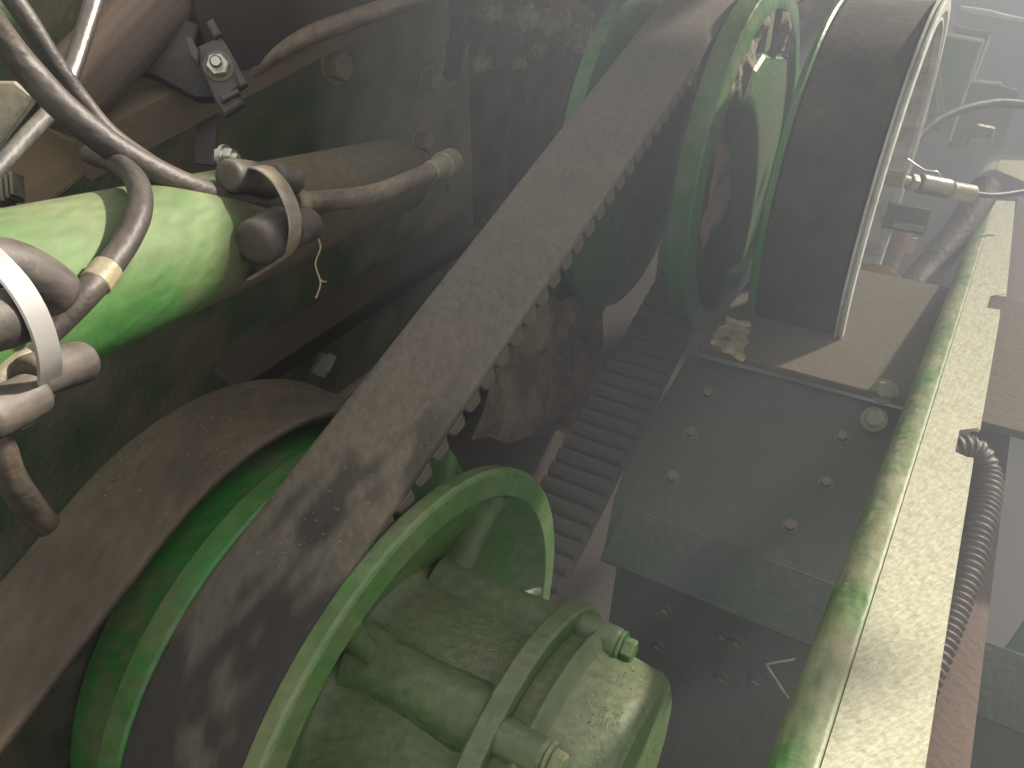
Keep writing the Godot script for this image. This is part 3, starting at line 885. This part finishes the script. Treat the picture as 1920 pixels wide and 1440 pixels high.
func frame_wall() -> void:
	var x := X_WALL
	var wallp := dusty(Color(0.03, 0.11, 0.032), Color(0.26, 0.2, 0.15), 0.48, 0.1, 0.6)
	var t := thing("frame_wall", "dark green frame wall with large bolts behind the cylinder", "frame", Vector3(x, 1.3, -0.5))
	var st := mb()
	var rows := []
	for i in 61:
		var row := PackedVector3Array()
		for j in 41: row.append(Vector3(x, lerpf(0.5, 1.58, j / 40.0), lerpf(0.9, -1.2, i / 60.0)))
		rows.append(row)
	grid(st, rows, true, 1)
	block(st, Vector3(x - 0.012, 1.04, -0.15), Vector3.RIGHT, Vector3.UP, Vector3(1.08, 2.1, 0.02), 0.002)
	build("plate", st, M.paint, t, wallp)
	for b in [[625, 122, 0.02], [800, 150, 0.017], [785, 262, 0.017]]:
		st = mb()
		hexbolt(st, on_x(b[0], b[1], x), Vector3.RIGHT, b[2], 0.018)
		build("bolt", st, M.paint, t, dusty(Color(0.25, 0.2, 0.14), DUST, 0.5, 0.2))
	# the darker panel farther in
	st = mb()
	lumpy(st, Vector3(x - 0.012, 0.3, -1.12), Vector3(x + 0.05, 0.3, -2.7), Vector3(x + 0.05, 1.58, -2.7), Vector3(x - 0.012, 1.58, -1.12), Vector3.RIGHT, 0.016, 6.0, 120, 0.0)
	tag(build("inner_panel", st, M.soil, self, dusty(Color(0.022, 0.02, 0.018), Color(0.13, 0.1, 0.075), 0.4, 0.1, 0.5)), "dark dirt-caked inner panel behind the drive belt", "panel")
	# dusty beam along the top
	st = mb()
	bar(st, at(120, 285, 0.69), at(1020, -165, 1.14), Vector3(0.2, 1, 0.3), 0.05, 0.04)
	tag(build("dusty_beam", st, M.caked, self, dusty(Color(0.06, 0.05, 0.04), Color(0.3, 0.23, 0.15), 0.7, 0.2)), "long brown dust-covered beam behind the climbing hose", "beam")
	st = mb()
	bar(st, at(300, 20, 0.74), at(1050, -190, 1.2), Vector3(0.2, 1, 0.3), 0.12, 0.1)
	tag(build("upper_beam", st, M.caked, self, dusty(Color(0.04, 0.03, 0.035), BROWN, 0.5, 0.2)), "dark upper beam above the climbing hose", "beam")
	st = mb()
	rod(st, at(90, 215, 0.655), at(360, -60, 0.73), 0.03, 40)
	tag(build("large_pipe", st, M.caked, self, dusty(Color(0.06, 0.045, 0.04), Color(0.24, 0.18, 0.14), 0.5, 0.2)), "large brown speckled pipe at top left", "pipe")
	flat_piece("tan_plate", "tan dust-coated plate with a square corner at the left behind the hoses", "plate", [Vector2(-60, 420), Vector2(-20, 330), Vector2(110, 200), Vector2(300, 130), Vector2(330, 180), Vector2(270, 235), Vector2(193, 302), Vector2(90, 380)], 0.7, Vector3(0.6, 0.7, 0.4), 0.006, M.caked, dusty(Color(0.06, 0.045, 0.035), Color(0.33, 0.25, 0.14), 0.6, 0.2, 0.7))
	flat_piece("grey_block", "small grey dusty block at the left edge behind the hoses", "block", [Vector2(-30, 150), Vector2(28, 150), Vector2(62, 178), Vector2(-5, 275), Vector2(-40, 290)], 0.58, Vector3(0.7, 0.4, 0.5), 0.03, M.plastic, dusty(Color(0.07, 0.075, 0.065), DUST, 0.3, 0.1))
	t = thing("ribbed_connector", "small black ribbed connector at the left edge above the green cylinder", "connector", at(15, 358, 0.46))
	for k in 4:
		st = mb()
		block(st, at(5 + 9 * k, 366 - 6 * k, 0.46), Vector3(0.4, 0.55, 0.7), Vector3(0.8, 0.1, -0.5), Vector3(0.0022, 0.014, 0.012), 0.0006)
		build("rib", st, M.hose, t, dusty(Color(0.03, 0.03, 0.03), DUST, 0.1, 0.2))
	st = mb()
	block(st, at(12, 362, 0.466), Vector3(0.4, 0.55, 0.7), Vector3(0.8, 0.1, -0.5), Vector3(0.017, 0.011, 0.01), 0.001)
	build("core", st, M.hose, t, dusty(Color(0.02, 0.02, 0.02), DUST, 0.1, 0.2))
	top_clamp()

func top_clamp() -> void:
	var dark := dusty(Color(0.035, 0.03, 0.033), Color(0.2, 0.17, 0.16), 0.3, 0.2, 0.3)
	var t := thing("hose_bracket", "dark plastic hose bracket with bright nut at upper left", "bracket", at(410, 125, 0.74))
	var face := Vector3(0.6, 0.42, 0.62).normalized()
	var p := at(410, 125, 0.70)
	var st := mb()
	traced(st, [Vector2(370, 87), Vector2(413, 67), Vector2(425, 85), Vector2(443, 117), Vector2(462, 155), Vector2(437, 172), Vector2(457, 193), Vector2(420, 217), Vector2(405, 195), Vector2(390, 160), Vector2(372, 120)], p, face, 0.016, 0.002)
	build("clip_body", st, M.plastic, t, dark)
	for g in [[Vector2(347, 70), Vector2(358, 68), Vector2(372, 97), Vector2(370, 119), Vector2(355, 103)], [Vector2(386, 42), Vector2(398, 33), Vector2(415, 64), Vector2(401, 70)], [Vector2(440, 138), Vector2(450, 132), Vector2(463, 156), Vector2(450, 164)], [Vector2(412, 180), Vector2(445, 165), Vector2(449, 174), Vector2(416, 192)]]:
		st = mb()
		traced(st, g, p + face * 0.007, face, 0.014, 0.0012)
		build("clip_prong", st, M.plastic, t, dark)
	st = mb()
	traced(st, [Vector2(215, 120), Vector2(283, 57), Vector2(327, 23), Vector2(372, 45), Vector2(360, 90), Vector2(405, 185), Vector2(367, 185), Vector2(290, 143)], p - face * 0.022, face, 0.02, 0.002)
	build("backing_plate", st, M.plastic, t, dusty(Color(0.025, 0.022, 0.025), BROWN, 0.2, 0.2))
	st = mb()
	hexbolt(st, p, face, 0.0105, 0.0095, false)
	rod(st, p, p + face * 0.018, 0.0055)
	build("nut", st, M.zinc, t)
	st = mb()
	prism(st, disc(22, 0.0135), frame(p - face * 0.001, face, Vector3.UP), 0.003, 0.0006)
	build("washer", st, M.paint, t, dusty(Color(0.12, 0.11, 0.1), DUST, 0.2, 0.1))
	st = mb()
	bar(st, at(388, 205, 0.79), at(385, 310, 0.79), face, 0.02, 0.004, 0.001)
	build("hanging_strap", st, M.plastic, t, dark)

func chaff() -> void:
	# short bits of straw and grit lying on the hub, the belts and the housing
	var bit := BoxMesh.new()
	bit.size = Vector3(1, 0.35, 0.35)
	var mm := MultiMesh.new()
	mm.transform_format = MultiMesh.TRANSFORM_3D
	mm.use_colors = true
	mm.mesh = bit
	var spots := []
	for k in 700:
		var a := deg_to_rad(rng.randf_range(76, 124))
		if k % 3 > 0: a = deg_to_rad(100.0 + (20.0 if k % 2 == 0 else -20.0) + rng.randfn(0, 3.0))
		var r := 0.0975
		spots.append([LOW + Vector3(rng.randf_range(-0.02, 0.07), r * sin(a), r * cos(a)), Vector3(0, sin(a), cos(a))])
	for k in 160:
		var a := deg_to_rad(rng.randf_range(60, 125))
		spots.append([LOW + Vector3(rng.randf_range(0.12, 0.147), 0.1035 * sin(a), 0.1035 * cos(a)), Vector3(0, sin(a), cos(a))])
	var d := TOP - LOW
	var n0 := Vector3(0, -d.z, d.y).normalized()
	for k in 420:
		spots.append([LOW + d * pow(rng.randf(), 1.3) + n0 * 0.2003 + Vector3(rng.randf_range(-0.095, -0.02), 0, 0), n0])
	for k in 200:
		var a := deg_to_rad(rng.randf_range(68, 130))
		spots.append([LOW + Vector3(rng.randf_range(-0.222, -0.142), 0.2058 * sin(a), 0.2058 * cos(a)), Vector3(0, sin(a), cos(a))])
	mm.instance_count = spots.size()
	for i in spots.size():
		var n: Vector3 = spots[i][1]
		var side := n.cross(Vector3(rng.randfn(), rng.randfn(), rng.randfn())).normalized()
		var l := 0.0006 + 0.0012 * pow(rng.randf(), 3.0) * (2.2 if i < 700 else 1.2)
		mm.set_instance_transform(i, Transform3D(Basis(side * l, n * 0.0007, side.cross(n) * 0.0009), spots[i][0]))
		var v := rng.randf()
		mm.set_instance_color(i, Color(0.45, 0.38, 0.24) * (0.5 + 0.6 * v) if v > 0.25 else Color(0.05, 0.04, 0.03))
	var o := MultiMeshInstance3D.new()
	o.name = "chaff"
	o.multimesh = mm
	var m := plain(Color.WHITE, 0.9)
	m.vertex_color_use_as_albedo = true
	o.material_override = m
	add_child(o)
	o.set_meta("kind", "stuff")
	tag(o, "scattered straw bits and grit lying on the hub and belts", "chaff")

func dirt() -> void:
	var soil := dusty(Color(0.1, 0.075, 0.055), Color(0.27, 0.2, 0.14), 0.4, 0.2, 0.6)
	# plate with caked soil seen between the two runs of the belt
	var st := mb()
	block(st, Vector3(-0.42, 0.7, -0.75), Vector3.RIGHT, Vector3.UP, Vector3(0.84, 0.9, 0.01), 0.002)
	var pl := build("side_plate", st, M.caked, self, dusty(Color(0.03, 0.028, 0.025), BROWN, 0.35, 0.2, 0.4))
	tag(pl, "dark side plate between the upper and lower runs of the belt", "plate")
	st = mb()
	lumpy(st, on_x(950, 540, -0.38), on_x(1140, 570, -0.42), on_x(1095, 800, -0.36), on_x(880, 830, -0.36), Vector3.RIGHT, 0.014, 7.0, 70)
	tag(build("caked_soil", st, M.soil, self, soil), "brown caked soil on the plate beside the lower belt run", "soil")
	st = mb()
	bar(st, on_x(420, 725, X_WALL + 0.02), on_x(880, 430, X_WALL + 0.02), Vector3(0.4, 0.9, 0.2), 0.05, 0.04, 0.006)
	tag(build("lower_beam", st, M.caked, self, dusty(Color(0.03, 0.03, 0.025), BROWN, 0.3, 0.1)), "dark dusty beam along the wall under the green cylinder", "beam")
	# clods hanging on the pipe at the top
	st = mb()
	rod(st, at(990, -20, 1.2), at(1090, 60, 1.25), 0.035, 32)
	tag(build("caked_pipe", st, M.soil, self, soil), "soil-crusted pipe end at top centre left of the far pulley", "pipe")
	var clods := [[918, 20, 0.024, "squarish pale soil clod hanging left of the crusted pipe"], [985, 30, 0.03, "dark crumbling soil clod beside the crusted pipe"], [1040, 45, 0.03, "ragged soil clod under the crusted pipe end"], [1085, 70, 0.026, "pale flaky soil clod nearest the far pulley's rim"], [1010, 92, 0.014, "small yellowish soil clod hanging lowest in the middle"], [1082, 88, 0.012, "small pale dangling soil crumb beside the pulley rim"], [900, 118, 0.017, "brown soil crumb stuck to the dark panel's left edge"], [972, 118, 0.013, "grey soil crumb low on the dark panel"]]
	for c in clods:
		st = mb()
		clod(st, at(c[0], c[1], 1.2), Vector3(c[2], c[2] * 0.8, c[2]) * 0.9, c[0])
		tag(build("soil_clod", st, M.soil, self, dusty(Color(0.3, 0.24, 0.16), Color(0.6, 0.52, 0.38), 0.5, 0.4, 0.5)), c[3], "soil clod", "soil clods round the crusted pipe")

func flat_piece(called: String, label: String, category: String, outline: Array, d: float, n: Vector3, thick: float, m: Material, tint: Callable) -> MeshInstance3D:
	var c := Vector2.ZERO
	for o in outline: c += o / outline.size()
	var st := mb()
	traced(st, outline, at(c.x, c.y, d), n.normalized(), thick, minf(0.0025, thick * 0.3))
	var o := build(called, st, m, self, tint)
	tag(o, label, category)
	return o

func far_corner() -> void:
	var back := Vector3(0, 0.25, 1)
	var grey := dusty(Color(0.05, 0.055, 0.06), DUST, 0.08, 0.3, 0.3)
	var green := dusty(GREEN, DUST, 0.15, 0.4, 0.3)
	flat_piece("green_box", "green square-topped box just right of the wide drum", "box", [Vector2(1766, 65), Vector2(1843, 77), Vector2(1780, 264), Vector2(1738, 232)], 1.22, back, 0.12, M.paint, green)
	flat_piece("angle_frame", "thin pale angle frame behind the green box", "frame", [Vector2(1786, 46), Vector2(1854, 58), Vector2(1856, 52), Vector2(1864, 56), Vector2(1830, 152), Vector2(1823, 152), Vector2(1848, 72), Vector2(1788, 62)], 1.34, back, 0.03, M.paint, grey)
	flat_piece("grey_cover", "grey rounded cover plate right of the green box", "cover", [Vector2(1816, 152), Vector2(1878, 158), Vector2(1911, 168), Vector2(1908, 190), Vector2(1880, 275), Vector2(1776, 275)], 1.28, back, 0.05, M.paint, grey)
	flat_piece("body_panel", "large blue-grey body panel in the top right corner", "panel", [Vector2(1792, 16), Vector2(1990, 55), Vector2(1990, 420), Vector2(1800, 420), Vector2(1840, 120)], 1.6, back, 0.1, M.paint, dusty(Color(0.03, 0.04, 0.06), DUST, 0.05, 0.2, 0.2))
	flat_piece("upper_panel", "dark panel above the painted edge highlight at the very top right", "panel", [Vector2(1700, -60), Vector2(2000, -60), Vector2(2000, 48), Vector2(1790, 10), Vector2(1700, 20)], 1.75, back, 0.05, M.paint, dusty(Color(0.04, 0.045, 0.05), DUST, 0.1, 0.2, 0.3))
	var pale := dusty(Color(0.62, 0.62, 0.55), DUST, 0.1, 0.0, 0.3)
	for e in [["box_edge_glint", "sunlit top edge of the green box painted as a pale strip", 1766, 62, 1843, 75, 1.215], ["box_edge_glint", "sunlit right edge of the green box painted as a pale strip", 1844, 76, 1781, 264, 1.215], ["cover_edge_glint", "sunlit top edge of the grey cover plate painted as a pale strip", 1816, 150, 1878, 156, 1.27], ["frame_edge_glint", "sunlit slanting right edge of the thin angle frame painted as a pale strip", 1860, 58, 1826, 152, 1.33], ["panel_edge_glint", "sunlit upright edge of the body panel at the right border painted as a pale strip", 1918, 45, 1909, 90, 1.59]]:
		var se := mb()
		bar(se, at(e[2], e[3], e[6]), at(e[4], e[5], e[6]), Vector3(0, 0.3, 1), 0.0035, 0.0035, 0.0006)  # pale colour stands in for sunlight catching these edges
		tag(build(e[0], se, M.gloss, self, pale), e[1], "painted edge glint")
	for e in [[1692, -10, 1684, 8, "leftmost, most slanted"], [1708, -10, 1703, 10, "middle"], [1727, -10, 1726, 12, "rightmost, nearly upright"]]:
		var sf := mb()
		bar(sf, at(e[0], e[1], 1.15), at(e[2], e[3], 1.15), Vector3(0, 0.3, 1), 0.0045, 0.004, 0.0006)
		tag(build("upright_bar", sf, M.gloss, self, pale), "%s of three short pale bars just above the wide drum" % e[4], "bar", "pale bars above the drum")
	hose("edge_highlight_rod", "thin pale rod painting the highlight on the top edge of the blue-grey panel", [at(1800, 15, 1.55), at(1850, 22, 1.55), at(1890, 32, 1.55), at(1960, 46, 1.55)], 0.0045, dusty(Color(0.5, 0.5, 0.45), DUST, 0.2, 0.2), "rod")  # highlight on the panel edge, put in as a pale rod
	var st := mb()
	bar(st, at(1748, 62, 1.12), at(1771, 275, 1.14), Vector3(0, 0.2, 1), 0.009, 0.006)
	tag(build("support_bar", st, M.paint, self, dusty(Color(0.25, 0.24, 0.2), DUST, 0.4, 0.2)), "thin upright grey bar beside the drum's outer rim", "bar")
	flat_piece("pivot_lug", "small pale lug with round hole behind the top of the drum rim", "lug", [Vector2(1768, 60), Vector2(1772, 30), Vector2(1780, 16), Vector2(1785, 20), Vector2(1784, 40), Vector2(1776, 66)], 1.08, Vector3(0.8, 0.2, 0.6), 0.012, M.paint, dusty(GREEN, DUST, 0.5, 0.3))
	hose("black_cable", "thick black cable arching at right below the green box", [at(1715, 262, 1.12), at(1755, 228, 1.13), at(1810, 204, 1.14), at(1880, 193, 1.15), at(1960, 204, 1.15)], 0.0065, dusty(RUBBER, DUST, 0.05, 0.25, 0.2), "cable")
	st = mb()
	var bits := [[1826, 240, 1862, 247], [1862, 247, 1856, 272], [1856, 272, 1811, 267]]
	for q in bits: bar(st, at(q[0], q[1], 1.18), at(q[2], q[3], 1.18), Vector3(0, 0.9, 0.4), 0.006, 0.014)
	tag(build("clip_bracket", st, M.paint, self, dusty(Color(0.3, 0.3, 0.27), DUST, 0.4, 0.2)), "small pale square-cornered clip bracket below the cable arch", "bracket")
	# the second length of rail, beyond the gap
	var q0 := at(1735, 1440, 0.30)
	var along := Vector3(0.0299, -0.1174, -0.9926).normalized()
	var n := along.cross(Vector3.LEFT).normalized()
	if n.y < 0: n = -n
	st = mb()
	traced(st, [Vector2(1868, 318), Vector2(1935, 346), Vector2(1962, 246), Vector2(1892, 246)], q0 + n * 0.012, n, 0.003, 0.0006)
	var sec := PackedVector2Array()
	for k in 9:
		var f := PI / 2 * k / 8.0
		sec.append(Vector2(-sin(f) * 0.03, -0.03 + cos(f) * 0.03))
	for k in 9:
		var f := PI / 2 * (8 - k) / 8.0
		sec.append(Vector2(-sin(f) * 0.027, -0.03 + cos(f) * 0.027))
	var ra := on_plane(1869, 318, q0 + n * 0.0105, n)
	var rb := on_plane(1893, 246, q0 + n * 0.0105, n)
	sweep(st, PackedVector3Array([ra, ra.lerp(rb, 0.5), rb]), PackedVector3Array([n, n, n]), sec, false)
	tag(build("guard_rail", st, M.caked, self, dusty(Color(0.12, 0.18, 0.08), Color(0.5, 0.44, 0.29), 0.6, 0.2, 0.4)), "short dust-caked upper length of rail at the right edge beyond the gap", "rail")
	# pressure fitting and its line
	var t := thing("line_fitting", "brass and steel hose fitting reaching across the drum face at right", "fitting", at(1730, 342, 0.98))
	st = mb()
	block(st, at(1668, 332, 0.97), Vector3(0, 0.3, 1), Vector3.RIGHT, Vector3(0.036, 0.02, 0.02))
	build("elbow_block", st, M.paint, t, dusty(Color(0.28, 0.22, 0.1), DUST, 0.3, 0.2))
	st = mb()
	rod(st, at(1684, 336, 0.975), at(1704, 340, 0.98), 0.007)
	hexbolt(st, at(1703, 340, 0.98), at(1760, 352, 1.0) - at(1703, 340, 0.98), 0.0105, 0.013, false)
	build("coupling_nut", st, M.paint, t, dusty(Color(0.33, 0.28, 0.15), DUST, 0.3, 0.2))
	st = mb()
	rod(st, at(1722, 343, 0.985), at(1778, 354, 0.99), 0.0125)
	build("body", st, M.steel, t, dusty(Color(0.4, 0.38, 0.33), DUST, 0.3, 0.2))
	st = mb()
	rod(st, at(1779, 356, 0.992), at(1824, 364, 1.0), 0.0115)
	build("collar", st, M.paint, t, dusty(Color(0.4, 0.37, 0.24), DUST, 0.5, 0.1, 0.8))
	st = mb()
	tube(st, [at(1822, 362, 1.0), at(1870, 366, 1.02), at(1960, 352, 1.05)], 0.0035)
	build("line", st, M.hose, t, grey)
	st = mb()
	tube(st, [at(1702, 298, 1.0), at(1733, 319, 1.0), at(1757, 322, 1.0), at(1762, 332, 1.0)], 0.0012, 8)
	tag(build("thin_wire", st, M.zinc, self), "thin bent wire just above the hose fitting", "wire")
	# things seen through the gap between drum and rail
	t = thing("connector", "black cable connector with pale label below the hose fitting", "connector", at(1702, 418, 1.05))
	st = mb()
	block(st, at(1700, 410, 1.05), Vector3(0, 0.4, 1), Vector3(1, 0, 0), Vector3(0.055, 0.035, 0.02))
	build("shell", st, M.plastic, t, dusty(Color(0.02, 0.02, 0.02), DUST, 0.05, 0.1))
	st = mb()
	block(st, at(1703, 425, 1.035), Vector3(0, 0.4, 1), Vector3(1, 0, 0), Vector3(0.038, 0.008, 0.004), 0.0005)
	build("label_strip", st, M.paint, t, dusty(Color(0.35, 0.38, 0.28), RUBBER, 0.2, 0.0, 1.0))
	st = mb()
	bar(st, at(1716, 445, 1.08), at(1703, 478, 1.08), Vector3(0, 0.3, 1), 0.0085, 0.004)
	tag(build("reflector_strip", st, M.paint, self, dusty(Color(0.6, 0.4, 0.4), DUST, 0.2, 0.0, 0.8)), "small pinkish white strip below the connector", "strip")
	hose("orange_tube", "dusty orange-brown tube behind the lower drum rim", [at(1690, 425, 1.2), at(1665, 480, 1.2), at(1630, 560, 1.2), at(1610, 610, 1.2)], 0.02, dusty(Color(0.3, 0.17, 0.08), BROWN, 0.5, 0.1), "tube")
	flat_piece("rusty_plate", "small rusty yellow bent plate at the lower drum rim", "plate", [Vector2(1617, 490), Vector2(1662, 497), Vector2(1686, 515), Vector2(1699, 535), Vector2(1698, 556), Vector2(1668, 530), Vector2(1640, 522), Vector2(1618, 522)], 0.98, Vector3(0.1, 0.8, 0.6), 0.004, M.caked, dusty(Color(0.35, 0.22, 0.09), BROWN, 0.3, 0.0, 0.9))
	hose("loom_tube", "dark brown wrapped cable loom running behind the rail", [at(1850, 350, 1.12), at(1800, 430, 1.1), at(1745, 500, 1.08), at(1700, 560, 1.06), at(1690, 640, 1.06)], 0.021, dusty(Color(0.03, 0.025, 0.025), BROWN, 0.35, 0.2, 0.5), "cable loom")
	flat_piece("curved_arm", "pale curved arm edge below the rusty plate", "arm", [Vector2(1600, 570), Vector2(1650, 576), Vector2(1652, 580), Vector2(1625, 590), Vector2(1598, 592)], 1.0, Vector3(0.1, 0.6, 0.8), 0.02, M.paint, dusty(GREEN, DUST, 0.5, 0.2))
	# right of the rail
	st = mb()
	bar(st, at(1738, 1560, 0.5), at(1925, 380, 1.5), Vector3(0, 1, 0.1), 0.035, 0.02)
	tag(build("brown_strut", st, M.caked, self, dusty(Color(0.06, 0.04, 0.035), Color(0.24, 0.17, 0.13), 0.5, 0.1)), "long brown dusty strut just below and right of the notched rail", "strut")
	st = mb()
	var path := curve([at(1725, 880, 0.66), at(1775, 845, 0.66), at(1822, 846, 0.66), at(1846, 884, 0.655), at(1848, 935, 0.64), at(1832, 1000, 0.62), at(1803, 1100, 0.60), at(1764, 1210, 0.58), at(1715, 1330, 0.56)], 0.0011)
	var sc := PackedFloat32Array()
	for i in path.size(): sc.append(1.0 + 0.09 * sin(TAU * i / 5.0) - 0.0009 * i)
	sweep(st, path, carried(path), disc(24, 0.0125), true, true, sc)
	tag(build("corrugated_conduit", st, M.hose, self, dusty(Color(0.05, 0.04, 0.04), BROWN, 0.4, 0.2, 0.2)), "ribbed brown-black conduit curving out from under the rail's lower notch", "conduit")
	hose("rubber_boot", "black rounded rubber boot beside the rail's upper notch", [at(1890, 575, 0.95), at(1880, 630, 0.93), at(1872, 700, 0.92)], 0.012, dusty(RUBBER, DUST, 0.05, 0.1), "boot")
	flat_piece("green_guard", "curved green guard edge at the lower right border", "guard", [Vector2(1822, 1282), Vector2(1845, 1244), Vector2(1890, 1205), Vector2(1940, 1130), Vector2(1980, 1130), Vector2(1960, 1215), Vector2(1890, 1256)], 0.75, Vector3(-0.3, 0.7, 0.6), 0.02, M.gloss, dusty(Color(0.03, 0.16, 0.06), DUST, 0.1, 0.1))
	st = mb()
	tube(st, [at(1478, 1310, 0.42), at(1441, 1252, 0.42), at(1443, 1245, 0.42), at(1490, 1236, 0.42)], 0.0007, 8, true, 0.004)
	tag(build("wire_clip", st, M.paint, self, dusty(Color(0.3, 0.29, 0.26), DUST, 0.3, 0.1)), "small bent wire clip under the rail's left edge", "wire")
	st = mb()
	var tp := on_x(617, 680, X_WALL + 0.03)
	block(st, tp, Vector3(0.9, 0.3, 0.3), Vector3(0.1, 0.7, -0.7), Vector3(0.028, 0.015, 0.002), 0.0005)
	block(st, tp - Vector3(0.012, 0.006, -0.004), Vector3(0.9, 0.3, 0.3), Vector3(0.1, 0.7, -0.7), Vector3(0.034, 0.02, 0.02), 0.002)
	tag(build("metal_tag", st, M.paint, self, dusty(Color(0.5, 0.48, 0.42), BROWN, 0.1, 0.1)), "small pale metal tag above the brown flat belt", "tag")
